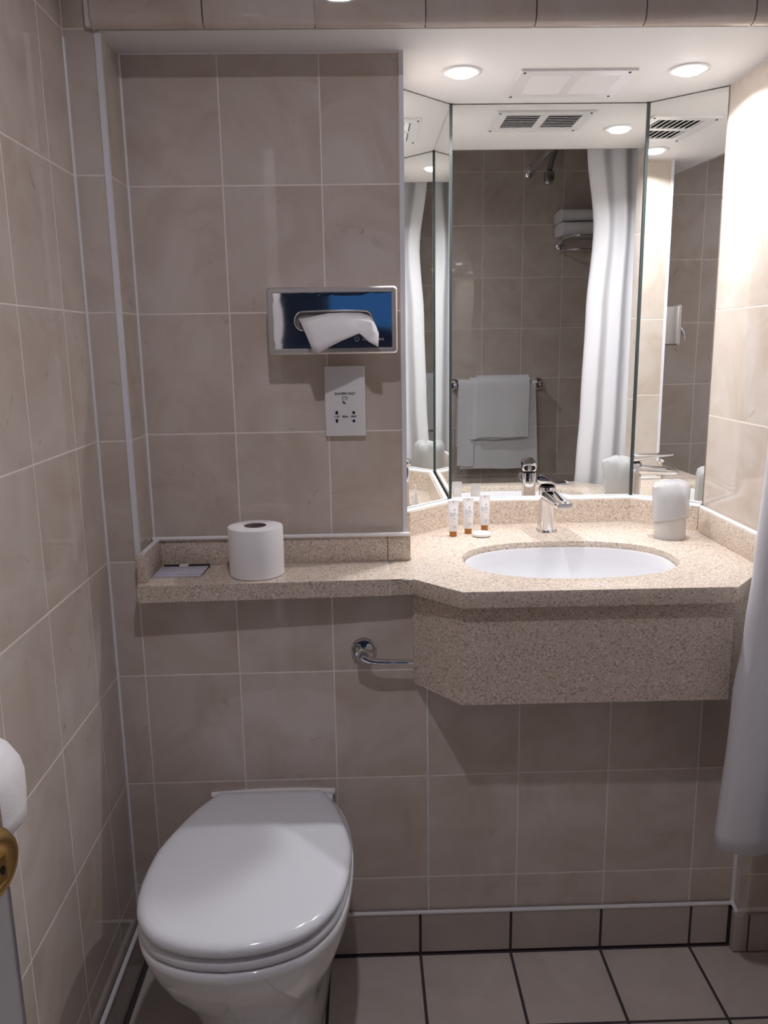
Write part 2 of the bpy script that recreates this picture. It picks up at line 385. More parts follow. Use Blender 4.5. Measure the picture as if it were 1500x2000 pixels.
def slab(bm):
    def ring(pts, z): return [bm.verts.new((x, y, z)) for x, y in pts]
    lay = []
    for z in (ZB, ZC):
        o_, h_ = ring(outer, z), ring(hole, z); es = []
        for r in (o_, h_): es += [bm.edges.new((r[i], r[(i+1) % len(r)])) for i in range(len(r))]
        bmesh.ops.triangle_fill(bm, edges=es, use_beauty=True); lay.append((o_, h_))
    for k in (0, 1):
        a, b2 = lay[0][k], lay[1][k]
        for i in range(len(a)): j = (i+1) % len(a); bm.faces.new((a[i], a[j], b2[j], b2[i]))
mk('counter_slab', slab, M_STONE, wt, True, .0022)
mk('joint', lambda bm: bbox(bm, JX-.0008, JX+.0008, 1.5915, YB-.002, ZB, ZC-.0004), M_SEAL, wt, False, label='pale joint between shelf and counter')
mk('upstand', lambda bm: bbox(bm, XE+.001, JX-.0005, YB-.0135, YB-.0002, ZC+.0002, ZT-.002), M_STONE, wt, True, .0012)
mk('upstand', lambda bm: bbox(bm, JX+.0005, XB+.0075, YB-.0135, YB-.0002, ZC+.0002, ZT-.002), M_STONE, wt, True, .0012)
mk('upstand', lambda bm: bbox(bm, XE+.0005, XE+.018, 1.602, YB-.0137, ZC+.0002, ZT-.002), M_STONE, wt, True, .0012)
def upst(p0, p1, th, z1=ZT):
    p0, p1 = Vector((*p0, 0)), Vector((*p1, 0)); d = (p1-p0).normalized(); n = Vector((d.y, -d.x, 0))*th
    k = th*.41
    pts = [p0, p1, p1-d*k+n, p0+d*k+n]
    return [(p.x, p.y) for p in pts][::-1]
SP = .017
mk('upstand', lambda bm: prism(bm, upst((XB+.003, 1.972), (.2235, 2.104), SP), ZC+.0002, ZT), M_STONE, wt, True, .001)
mk('upstand', lambda bm: prism(bm, upst((.2235, 2.104), (.7035, 2.104), SP), ZC+.0002, ZT), M_STONE, wt, True, .001)
mk('upstand', lambda bm: prism(bm, upst((.7035, 2.104), (XR-.002, 1.970), SP), ZC+.0002, ZT), M_STONE, wt, True, .001)
mk('upstand', lambda bm: bbox(bm, XR-.0205, XR-.001, YF+.002, 1.956, ZC+.0002, ZT-.001), M_STONE, wt, True, .0012)
for i, (a, b2) in enumerate((((XB+.009, 1.969), (.2255, 2.098)), ((.2255, 2.098), (.7015, 2.098)), ((.7015, 2.098), (XR-.012, 1.966)))):
    mk('sealant_bead', lambda bm: tube(bm, [(*a, ZT+.002), (*b2, ZT+.002)], .0058, 8), M_SEAL, wt, label='white sealant under the mirrors')
mk('sealant_bead', lambda bm: tube(bm, [(XB+.006, YB-.01, ZC+.004), (XB+.004, 1.955, ZC+.004)], .004, 8), M_SEAL, wt)

# fascia below the basin
FO = [(.0935, YA-.001), (.1855, 1.514), (.722, 1.510), (.803, YF-.013)]
def fascia(bm):
    FI = [(.113, YA-.001), (.194, 1.532), (.714, 1.528), (.783, YF-.013)]
    prism(bm, FO+FI[::-1], .664, ZB-.0005)
mk('vanity_fascia', fascia, M_STONE, None, True, .001, label='speckled stone apron panel hanging below the washbasin', cat='panel')
# washbasin bowl
def bowl(bm):
    prof = [(.984, .0190), (.979, .0205), (.970, .0170), (.962, -.010), (.945, -.030), (.90, -.065), (.80, -.100), (.55, -.122), (.28, -.130), (.09, -.132)]
    inner = [[(*oval(2*pi*i/NB, BA*s, BBx*s, 2.3 if s > .6 else 2.0), ZB+h) for i in range(NB)] for s, h in prof]
    out = [[(*oval(2*pi*i/NB, BA*s, BBx*s, 2.3 if s > .6 else 2.0), ZB+h-.012) for i in range(NB)] for s, h in [(.984, .016), (.984, -.03), (.9, -.09), (.5, -.126), (.09, -.136)]]
    vi = loft(bm, inner, False, True); vo = loft(bm, out, False, True)
    for i in range(NB): j = (i+1) % NB; bm.faces.new((vi[0][i], vi[0][j], vo[0][j], vo[0][i]))
bs = thing('washbasin', (BC[0], BC[1], ZB-.15), 'white oval ceramic washbasin set into the stone counter', 'basin')
mk('bowl', bowl, M_CERAMIC, bs)
mk('waste_plug', lambda bm: lathe(bm, [(.001, .004), (.018, .004), (.021, .002), (.021, -.001)], (BC[0], BC[1], ZB-.1305), 24), M_CHROME, bs)

# ------------------------------------------------------------------ tap
TX, TY = .4548, 1.992
tp = thing('basin_tap', (TX, TY, ZC), 'chrome single-lever mixer tap standing behind the basin', 'tap')
td = Vector((.13, -1, 0)).normalized(); tn = Vector((-td.y, td.x, 0))
def T(f, s, z): return Vector((TX, TY, ZC+z)) + td*f + tn*s
def sec(f, z, w, h, t, n=20, e=3.0):     # superellipse ring across the spout
    r = []
    for i in range(n):
        a = 2*pi*i/n; c, s = cos(a), sin(a)
        r.append(T(f+t*math.copysign(abs(s)**(2/e), s)*h, w*math.copysign(abs(c)**(2/e), c), z+h*math.copysign(abs(s)**(2/e), s)))
    return r
def hring(z, w, dpt, off=0, n=28, e=3.0):
    r = []
    for i in range(n):
        a = 2*pi*i/n; c, s = cos(a), sin(a)
        r.append(T(off+dpt*math.copysign(abs(c)**(2/e), c), w*math.copysign(abs(s)**(2/e), s), z))
    return r
mk('base_plate', lambda bm: loft(bm, [hring(.0003, .025, .025), hring(.005, .025, .025), hring(.007, .0235, .0235)]), M_CHROME, tp)
mk('body', lambda bm: loft(bm, [hring(.007, .0225, .0225), hring(.03, .0205, .0205), hring(.075, .0190, .0195), hring(.106, .0200, .0205), hring(.114, .0190, .0195)]), M_CHROME, tp)
mk('spout', lambda bm: loft(bm, [sec(.005, .094, .0185, .0165, 0), sec(.03, .093, .0200, .0150, 0), sec(.07, .0905, .0215, .0120, 0), sec(.100, .0885, .0225, .0100, 0), sec(.116, .0875, .0220, .0090, 0), sec(.121, .0872, .019, .0065, 0)]), M_CHROME, tp)
hd = mk('handle', lambda bm: loft(bm, [sec(-.026, .130, .015, .008, 0), sec(-.020, .1300, .0195, .0125, 0), sec(.0, .1300, .0205, .0135, 0), sec(.02, .1325, .0210, .0110, 0), sec(.06, .1365, .0205, .0065, 0), sec(.10, .1385, .019, .0040, 0), sec(.109, .1388, .016, .0022, 0)]), M_CHROME, tp)
mk('neck_ring', lambda bm: loft(bm, [hring(.1135, .0165, .0165), hring(.118, .0165, .0165)]), M_DARK, hd)

# ------------------------------------------------------------------ toiletries
def tube_item(x, y, rz, label):
    root = thing('toiletry_tube', (x, y, ZC), label, 'toiletry', 'toiletry tubes on the counter')
    R = Matrix.Rotation(rz, 3, 'Z'); c = Vector((x, y, 0))
    def P(px, py, z): return c + R @ Vector((px, py, 0)) + Vector((0, 0, ZC+z))
    n = 24
    def ring(z, a, b2): return [P(a*cos(2*pi*i/n), b2*sin(2*pi*i/n), z) for i in range(n)]
    mk('cap', lambda bm: loft(bm, [ring(.0002, .0083, .0083), ring(.0012, .0090, .0090), ring(.0125, .0092, .0092), ring(.0135, .0086, .0086)]), M_AMBER, root)
    mk('tube_body', lambda bm: loft(bm, [ring(.0136, .0100, .0100), ring(.016, .0112, .0110), ring(.045, .0122, .0085), ring(.070, .0130, .0045), ring(.078, .0134, .0010), ring(.090, .0136, .0008)]), M_TUBE, root)
    RF = R @ FACING
    pr = text('print', 'ELSYL', .0120, P(-.0005, -.0089, .056), RF, M_GPRINT, root, sx=.40, bold=.0002, space=1.45)
    mk('print', lambda bm: lathe(bm, [(.0013, -.0003), (.0013, .0003)], P(.0028, -.0060, .0675), 12, 'y'), M_PRINT, root)
    for z, w in ((.046, .004), (.0275, .004), (.0235, .003)):
        mk('print', lambda bm: [setattr(v, 'co', P(v.co.x+.003, v.co.y, v.co.z)) for v in bbox(bm, -w, w, -.0109+(z-.02)*.045, -.0107+(z-.02)*.045, z-.0004, z+.0004)], M_GPRINT, root)
    mk('print', lambda bm: [setattr(v, 'co', P(v.co.x, v.co.y, v.co.z)) for v in bbox(bm, -.0006, .0006, -.0014, -.0012, .0845, .0895)], M_PRINT, root)
    return root
tube_item(.2150, 1.958, .05, 'white toiletry tube with amber cap, leftmost of the three')
tube_item(.2555, 1.984, .02, 'white toiletry tube with amber cap, middle of the three')
tube_item(.3020, 2.020, -.03, 'white toiletry tube with amber cap, nearest the tap')
so = thing('soap_bar', (.285, 1.951, ZC), 'round wrapped white soap lying before the tubes', 'soap')
mk('wrapper', lambda bm: lathe(bm, [(.016, .0003), (.021, .001), (.0232, .0045), (.0225, .008), (.019, .0105), (.010, .0115), (.001, .0118)], (.285, 1.951, ZC), 32), M_SOAP, so)
mk('print', lambda bm: lathe(bm, [(.0022, .0112), (.0022, .0120)], (.275, 1.949, ZC), 12), mat('green_print', (.25, .5, .42), .6), so)

# ------------------------------------------------------------------ wrapped beaker
CX, CY = .734, 1.898
cp = thing('beaker', (CX, CY, ZC), 'upturned frosted beaker in a clear hygiene bag', 'beaker')
mk('cup', lambda bm: lathe(bm, [(.0365, .0004), (.0368, .003), (.0345, .055), (.0325, .098), (.029, .1015), (.001, .102), (.001, .0995), (.0275, .0985), (.0305, .096), (.0328, .055), (.0348, .003)], (CX, CY, ZC), 40, cap0=False, cap1=False), M_CUP, cp)
def bag(bm):
    rnd = random.Random(3); n = 56; rings = []
    prof = [(.0385, .042), (.0405, .046), (.0418, .062), (.0415, .085), (.0408, .105), (.0400, .119), (.0365, .129), (.029, .1355), (.016, .139), (.003, .140)]
    ph = [rnd.uniform(0, 6.28) for _ in range(12)]
    for i, (r, z) in enumerate(prof):
        ring = []
        for k in range(n):
            t = 2*pi*k/n; amp = .0006+.0014*max(0, (z-.05)/.09)
            d = amp*(sin(5*t+ph[1]+z*40)+.5*sin(11*t+ph[2]+z*70)+.3*sin(17*t+ph[3]))
            zz = z + (.003*sin(3*t+1.0)+.0012*sin(7*t+ph[0])) * min(1, max(0, (z-.06)/.05))
            ear = .010*max(0, cos(t-pi))**6*max(0, (z-.09)/.04) if z < .13 else 0
            ring.append((CX+(r+d+ear)*cos(t), CY+(r+d+ear)*sin(t), ZC+zz-(.012*sin(t-.4) if i < 2 else 0)))
        rings.append(ring)
    loft(bm, rings, False, True)
wrp = mk('plastic_bag', bag, M_BAG, cp)
sm = wrp.modifiers.new('solid', 'SOLIDIFY'); sm.thickness = .0012

# ------------------------------------------------------------------ shelf items
tr = thing('toilet_roll', (-.231, 1.655, ZC), 'white toilet roll standing upright on the stone shelf', 'toilet roll')
mk('roll', lambda bm: lathe(bm, [(.0235, .002), (.0545, .0004), (.0565, .002), (.0572, .05), (.0570, .100), (.0560, .1030), (.050, .1045), (.0235, .1040)], (-.231, 1.655, ZC), 56, cap0=False, cap1=False), M_PAPER, tr)
mk('cardboard_core', lambda bm: lathe(bm, [(.0236, .001), (.0236, .1035), (.0222, .1035), (.0222, .001)], (-.231, 1.655, ZC), 40, cap0=False, cap1=False), M_CORE, tr)
cd = thing('notice_card', (-.398, 1.683, ZC), 'small folded lavender card with black spine at left shelf end', 'card')
def cardp(bm, x0, x1, y0, y1, z0, z1, sk=0): 
    for v in bbox(bm, x0, x1, y0, y1, z0, z1): v.co.x += (v.co.y-1.64)*sk
mk('cover', lambda bm: cardp(bm, -.4455, -.347, 1.640, 1.706, ZC+.0003, ZC+.0030, .02), M_CARD, cd, True, .0006)
mk('leaf', lambda bm: cardp(bm, -.4435, -.345, 1.648, 1.709, ZC+.0032, ZC+.0048, .04), M_CARD, cd, True, .0005)
mk('spine', lambda bm: cardp(bm, -.440, -.341, 1.7095, 1.7185, ZC+.0003, ZC+.0070, .0), M_DARK, cd, True, .001)
mk('paper_tag', lambda bm: cardp(bm, -.404, -.386, 1.699, 1.712, ZC+.0052, ZC+.0095, .0), M_PAPERTAG, cd, True, .0006)

# ------------------------------------------------------------------ tissue dispenser
DF = 1.680
dx0, dx1, dz0, dz1 = -.1905, .0710, 1.3580, 1.4900
dp = thing('tissue_dispenser', (-.06, YB, dz0), 'wall tissue dispenser with satin frame and chrome front', 'dispenser')
mk('housing', lambda bm: bbox(bm, dx0+.004, dx1-.004, DF+.010, YB-.0002, dz0+.004, dz1-.004), M_SATIN, dp, True, .004)
fw_ = .0115
def frame(bm):
    def rr(x0, x1, z0, z1, y, r, n=5):
        out = []
        for cx, cz, a0 in ((x1-r, z1-r, 0), (x0+r, z1-r, pi/2), (x0+r, z0+r, pi), (x1-r, z0+r, 1.5*pi)):
            for i in range(n+1): t = a0+i*pi/2/n; out.append((cx+r*cos(t), y, cz+r*sin(t)))
        return out
    R = [rr(dx0, dx1, dz0, dz1, DF+.012, .007), rr(dx0, dx1, dz0, dz1, DF+.003, .007), rr(dx0+.003, dx1-.003, dz0+.003, dz1-.003, DF, .005),
         rr(dx0+fw_-.002, dx1-fw_+.002, dz0+fw_-.002, dz1-fw_+.002, DF, .003), rr(dx0+fw_, dx1-fw_, dz0+fw_, dz1-fw_, DF+.003, .002), rr(dx0+fw_, dx1-fw_, dz0+fw_, dz1-fw_, DF+.012, .002)]
    vs = loft(bm, R, False, False)
    for i in range(len(vs[0])): j = (i+1) % len(vs[0]); bm.faces.new((vs[-1][i], vs[-1][j], vs[0][j], vs[0][i]))
mk('frame', frame, M_SATIN, dp)
SX, SZ, SW, SH = -.057, 1.4235, .150, .032       # slot
def stadium(t, grow=0.):
    hw, hh = SW/2+grow, SH/2+grow; c, s = cos(t), sin(t); k = hw-hh
    return (SX+(k if c > 0 else -k)*1.0*(min(1, abs(c)*3)) + hh*c, SZ+hh*s)
def panel(bm):
    n = 72; x0, x1, z0, z1 = dx0+fw_-.001, dx1-fw_+.001, dz0+fw_-.001, dz1-fw_+.001; cx, cz = (x0+x1)/2, (z0+z1)/2
    def rect(t):
        c, s = cos(t), sin(t); k = 1/max(abs(c)/((x1-x0)/2), abs(s)/((z1-z0)/2)); return (cx+c*k, cz+s*k)
    rings = []
    for f in [0, .12, .3, .5, .7, .85, .95, 1.0]:
        ring = []
        for i in range(n):
            t = 2*pi*i/n; a, b2 = rect(t), stadium(t, .004); x, z = a[0]+(b2[0]-a[0])*f, a[1]+(b2[1]-a[1])*f
            u, w = (x-cx)/((x1-x0)/2), (z-cz)/((z1-z0)/2)
            y = DF+.0026-.0006*(1-abs(u)**2.6)*(1-abs(w)**2.4) if abs(w) < 1 else DF+.0030
            ring.append((x, y, z))
        rings.append(ring)
    rings.append([(p[0]+(SX-p[0])*.02, p[1]+.010, p[2]+(SZ-p[2])*.1) for p in rings[-1]])
    loft(bm, rings, False, False)
fp = mk('front_panel', panel, M_CHROME, dp, True, angle=60)
mk('slot_lip', lambda bm: tube(bm, [(*stadium(2*pi*i/48, .0035)[:1], DF+.0004, stadium(2*pi*i/48, .0035)[1]) for i in range(49)], .0017, 8), M_CHROME, fp)
mk('slot_recess', lambda bm: bbox(bm, SX-SW/2-.004, SX+SW/2+.004, DF+.0065, DF+.0078, SZ-SH/2-.004, SZ+SH/2+.004), mat('grey_slot_shadow_plastic', (.22, .21, .22), .6), dp, False)
text('logo', 'Kimberly-Clark', .0082, (.0215, DF+.0012, 1.3862), FACING, M_LPRINT, fp, sx=.85, bold=.0001)
mk('logo', lambda bm: tube(bm, [(-.0115+.0042*cos(t), DF+.0012, 1.3866+.0042*sin(t)) for t in [i*2*pi/16 for i in range(17)]], .0006, 6), M_LPRINT, fp)
mk('keyhole', lambda bm: bbox(bm, -.068, -.054, DF+.0003, DF+.0022, 1.3722, 1.3752), M_DARK, fp, True, .0008)
# tissue hanging from the slot
def tissue(bm):
    A = [(-.127, 1.4285, DF), (-.100, 1.4325, DF), (-.068, 1.4385, DF), (-.035, 1.4395, DF), (-.005, 1.4385, DF), (.012, 1.434, DF), (.020, 1.4295, DF)]
    B = [(-.120, 1.414, -.014), (-.093, 1.419, -.018), (-.064, 1.424, -.022), (-.033, 1.426, -.025), (-.003, 1.423, -.026), (.018, 1.418, -.026), (.027, 1.412, -.022)]
    C = [(-.112, 1.396, -.024), (-.088, 1.400, -.030), (-.062, 1.4045, -.034), (-.033, 1.407, -.036), (-.003, 1.4035, -.034), (.022, 1.400, -.036), (.0325, 1.397, -.030)]
    D = [(-.1045, 1.378, -.028), (-.088, 1.379, -.034), (-.066, 1.3845, -.037), (-.040, 1.391, -.039), (-.008, 1.3985, -.036), (.012, 1.386, -.040), (.0315, 1.382, -.034)]
    Ee = [(-.0975, 1.3575, -.031), (-.0875, 1.3605, -.035), (-.067, 1.3715, -.038), (-.042, 1.3835, -.040), (-.006, 1.3975, -.0355), (.0115, 1.3815, -.041), (.031, 1.3705, -.036)]
    rows = [[Vector((x, DF-.0005, z)) for x, z, _ in A]] + [[Vector((x, DF+y, z)) for x, z, y in r] for r in (B, C, D, Ee)]
    vs = [[bm.verts.new(p) for p in r] for r in rows]
    for a, b2 in zip(vs, vs[1:]):
        for i in range(len(a)-1): bm.faces.new((a[i], b2[i], b2[i+1], a[i+1]))
ti = mk('tissue', tissue, M_PAPER, None, True, angle=28, label='white paper tissue hanging out of the dispenser slot', cat='tissue')
sm = ti.modifiers.new('solid', 'SOLIDIFY'); sm.thickness = .0010

# ------------------------------------------------------------------ shaver socket
sk = thing('shaver_socket', (-.039, YB, 1.184), 'white shaver socket plate below the tissue dispenser', 'socket')
SY = YB-.0125
mk('back_box', lambda bm: bbox(bm, -.0825, .0030, SY+.004, YB-.0002, 1.1845, 1.3325), M_WHITE, sk, True, .0012)
fpl = mk('face_plate', lambda bm: bbox(bm, -.0822, .0027, SY, SY+.0042, 1.1848, 1.3322), M_WHITE, sk, True, .0022, 3)
text('print', 'SHAVERS ONLY', .0068, (-.0395, SY-.0002, 1.2745), FACING, M_PRINT, fpl, sx=.92, bold=.00022)
mk('print', lambda bm: [bbox(bm, a, b2, SY-.0004, SY, c, d) for a, b2, c, d in ((-.0455, -.0345, 1.2668, 1.2680), (-.0455, -.0443, 1.2560, 1.2680), (-.0360, -.0346, 1.2630, 1.2680), (-.0400, -.0360, 1.2618, 1.2630), (-.0445, -.0400, 1.2540, 1.2580), (-.0420, -.0370, 1.2528, 1.2540))], M_PRINT, fpl, False, label='small shaver symbol')
for x, s in ((-.0580, '115V'), (-.0405, '50Hz'), (-.0220, '240V')): text('print', s, .0058, (x, SY-.0002, 1.2260), FACING, M_PRINT, fpl, bold=.0002)
def pin(bm, x, z, tri=0):
    if tri: loft(bm, [[(x+a*.0034, y, z+b2*.0036*tri) for a, b2 in ((-1, -1), (1, -1), (.55, 1), (-.55, 1))] for y in (SY-.0005, SY+.001)])
    else: lathe(bm, [(.0031, -.0005), (.0031, .001)], (x, SY, z), 16, 'y')
for x, z, t_ in ((-.0580, 1.2350, 1), (-.0580, 1.2173, -1), (-.0220, 1.2345, 0), (-.0220, 1.2168, 0)):
    mk('pin_hole', lambda bm: pin(bm, x, z, t_), M_DARK, fpl, t_ == 0)

# ------------------------------------------------------------------ flush lever
fx, fz = -.0105, .7435
fv = thing('flush_lever', (fx, YA, fz), 'chrome flush lever with round rose on tiled wall', 'flush lever')
mk('rose', lambda bm: lathe(bm, [(.001, -.013), (.014, -.0125), (.019, -.010), (.0235, -.0105), (.0265, -.007), (.0265, -.0003)], (fx, YA, fz), 36, 'y'), M_CHROME, fv)
mk('hub', lambda bm: lathe(bm, [(.0105, -.038), (.0135, -.034), (.0145, -.024), (.0125, -.012)], (fx, YA, fz-.006), 28, 'y'), M_CHROME, fv)
mk('lever', lambda bm: tube(bm, smoothpath([(fx-.002, YA-.030, fz-.006), (fx+.010, YA-.034, fz-.012), (fx+.03, YA-.037, fz-.0155), (fx+.065, YA-.037, fz-.017), (fx+.103, YA-.037, fz-.0185)], 4), [.011]*3+[.0100]*3+[.0085]*3+[.0078]*3+[.0068]*4+[.0058], 14, (1, .8)), M_CHROME, fv)

# ------------------------------------------------------------------ toilet
TCX = -.222
KY = [1.600, 1.578, 1.535, 1.475, 1.41, 1.345, 1.285, 1.235, 1.195, 1.165, 1.145, 1.133, 1.128]
KW = [.126, .141, .161, .176, .185, .1872, .183, .171, .150, .122, .085, .045, .0]
def egg(scale=1., dy=0., shrink=0., back=None, m=8, bn=0.):
    P = [(w, y) for w, y in zip(KW, KY)]
    sp = smoothpath([(w, y, 0) for w, y in P], m)
    pts = []
    for v in sp: pts.append((max(0, v.x), v.y))
    out = [(TCX+w, y) for w, y in pts] + [(TCX-w, y) for w, y in pts[-2::-1]]
    cy = 1.355
    r = []
    for x, y in out:
        dx, dy_ = x-TCX, y-cy; l = sqrt(dx*dx+dy_*dy_) or 1
        k = (l-shrink)/l*scale
        if y > 1.40: dx *= 1-bn*(y-1.40)/.20
        yy = cy+dy_*k+dy
        if back is not None and dy_ > .20: yy = y + (back-1.600)
        r.append((TCX+.006+dx*k-.052*(1.600-yy), yy))
    return r
def eggring(z, shrink, tilt=0., **kw):
    return [(x, y, z + tilt*(1.6-y)) for x, y in egg(shrink=shrink, **kw)]
wc = thing('toilet', (TCX, 1.4, 0), 'white back-to-wall toilet with closed lid', 'toilet')
ZR = .393
def lid(bm):
    rings = [eggring(ZR+.0265, .014, bn=.13), eggring(ZR+.0265, .004, bn=.13), eggring(ZR+.029, .0005, bn=.13), eggring(ZR+.034, -.0005, bn=.13), eggring(ZR+.0395, .001, bn=.13), eggring(ZR+.0445, .006, bn=.13), eggring(ZR+.0475, .014, bn=.13), eggring(ZR+.0487, .03, bn=.13), eggring(ZR+.0495, .08, bn=.13), eggring(ZR+.0500, .13, bn=.13)]
    loft(bm, rings)
mk('lid', lid, M_LID, wc, True, angle=60)
mk('seat', lambda bm: loft(bm, [eggring(ZR+.0012, .012), eggring(ZR+.0016, .003), eggring(ZR+.006, .0002), eggring(ZR+.012, .0), eggring(ZR+.018, .003), eggring(ZR+.0215, .010), eggring(ZR+.0225, .03)]), M_LID, wc, True, angle=60)
def pan(bm):
    n = len(egg()); base = egg(); rings = []
    for z, hw, fy, e in ((ZR, 1.0, 1.074, 0), (ZR-.004, 1.012, 1.066, 0), (ZR-.02, 1.010, 1.069, 0), (ZR-.06, .975, 1.085, 0), (ZR-.11, .90, 1.120, .15), (ZR-.16, .80, 1.170, .35), (ZR-.21, .70, 1.215, .6), (ZR-.26, .63, 1.245, .85), (.09, .60, 1.255, 1), (.03, .61, 1.25, 1), (.0, .615, 1.248, 1)):
        r = []
        for (x, y) in base:
            t = (y-1.128)/(1.600-1.128); yy = fy+.056*max(0, 1-e)+(YA-.002-fy-.056*max(0, 1-e))*t; ax = TCX+.006-.052*(1.6-yy)
            w = (x-TCX-.006+.052*(1.6-y))*hw
            if t > .55: w = w*(1-e*.0) 
            lim = .118+.0*e
            if e > 0 and t > .3:
                g = min(1, max(0, (abs(w)-lim*.45)/(lim*.35))); tgt = w+(math.copysign(lim, w)-w)*g*g*(3-2*g)
                k = min(1, (t-.3)/.4); w = w+(tgt-w)*e*k*k*(3-2*k)
            r.append((ax+w, yy, z))
        rings.append(r)
    loft(bm, rings[::-1])
pn = mk('pan', pan, M_CERAMIC, wc, True, angle=80)
mk('hinge_bar', lambda bm: bbox(bm, TCX-.125, TCX+.138, 1.6025, YA-.001, ZR+.0005, ZR+.020), M_LID, wc, True, .004)
mk('sealant_bead', lambda bm: tube(bm, smoothpath([(TCX-.128, YA-.004, ZR+.020), (TCX-.05, YA-.004, ZR+.0245), (TCX+.05, YA-.004, ZR+.026), (TCX+.142, YA-.004, ZR+.022)], 4), .0065, 8), M_SEAL, wc)

# ------------------------------------------------------------------ soffit lights and grille
def downlight(x, y, label):
    r = thing('recessed_downlight', (x, y, ZS), label, 'light', 'downlights over the washbasin')
    mk('trim_ring', lambda bm: lathe(bm, [(.0425, -.0003), (.0420, -.0022), (.0380, -.0036), (.0290, -.0030), (.0265, -.0010)], (x, y, ZS), 40, cap0=False, cap1=False), M_WHITE, r)
    mk('lens', lambda bm: lathe(bm, [(.0270, -.0006), (.0265, -.0050), (.022, -.0090), (.012, -.0112), (.001, -.0118)], (x, y, ZS), 32, cap0=True, cap1=True), M_LENS, r)
    lamp('lamp', 'AREA', (x, y, ZS-.0128), DOWN_W, DOWN_COL, .0225, 150, .55, r)
downlight(.2215, 1.8720, 'round glowing downlight above the toiletry tubes')
downlight(.7065, 1.8660, 'round glowing downlight beside the bright right wall')
vg = thing('ceiling_vent', (.4715, 1.953, ZS), 'white louvred ventilation grille between the two downlights', 'vent')
gx0, gx1, gy0, gy1 = .347, .596, 1.858, 2.046
def plate(bm):
    z0, z1 = ZS-.005, ZS-.0002
    for a in ((gx0, gx1, gy0, gy0+.032), (gx0, gx1, gy1-.026, gy1), (gx0, gx0+.028, gy0+.032, gy1-.026), (gx1-.028, gx1, gy0+.032, gy1-.026), (.4615, .4815, gy0+.032, gy1-.026)): bbox(bm, *a, z0, z1)
    bmesh.ops.remove_doubles(bm, verts=bm.verts, dist=1e-5)
mk('frame', plate, M_WHITE, vg, False)
box('duct', gx0+.028, gx1-.028, gy0+.032, gy1-.026, ZS-.0012, ZS-.0004, M_DARK, vg)
NS = 8
for c0, c1 in ((gx0+.028, .4615), (.4815, gx1-.028)):
    for i in range(NS):
        yy = gy0+.034+(gy1-gy0-.060)*i/NS
        mk('slat', lambda bm: loft(bm, [[(x, yy+.0010, ZS-.0013), (x, yy+.0002, ZS-.0019), (x, yy+.0120, ZS-.0062), (x, yy+.0128, ZS-.0054)] for x in (c0, c1)]), M_WHITE, vg, False)
for x, y in ((gx0+.008, gy0+.010), (gx1-.016, gy0+.010), (gx0+.008, gy1-.008), (gx1-.012, gy1-.008)):
    mk('screw', lambda bm: lathe(bm, [(.0030, -.0066), (.0034, -.0048)], (x, y, ZS), 12), mat('dull_screw', (.12, .11, .11), .5, .8), vg)

# main ceiling spotlight (behind and above the camera's view)
kl = thing('ceiling_spotlight', (KEY_POS.x, KEY_POS.y, ZCEIL), 'small ceiling spotlight in the middle of the room', 'light')
mk('canopy', lambda bm: lathe(bm, [(.05, -.0002), (.05, -.012), (.04, -.018), (.001, -.018)], (KEY_POS.x, KEY_POS.y, ZCEIL), 28), M_WHITE, kl)
mk('stem', lambda bm: lathe(bm, [(.009, -.018), (.009, -.05)], (KEY_POS.x, KEY_POS.y, ZCEIL), 14), M_CHROME, kl)
mk('head', lambda bm: lathe(bm, [(.012, -.045), (.035, -.052), (.042, -.090), (.042, -.098), (.036, -.098)], (KEY_POS.x, KEY_POS.y, ZCEIL), 28), M_WHITE, kl)
mk('lens', lambda bm: lathe(bm, [(.035, -.0985), (.028, -.103), (.001, -.105)], (KEY_POS.x, KEY_POS.y, ZCEIL), 24), M_KLENS, kl)
lamp('lamp', 'AREA', (KEY_POS.x, KEY_POS.y, KEY_POS.z), KEY_W, KEY_COL, .026, 160, .25, kl)

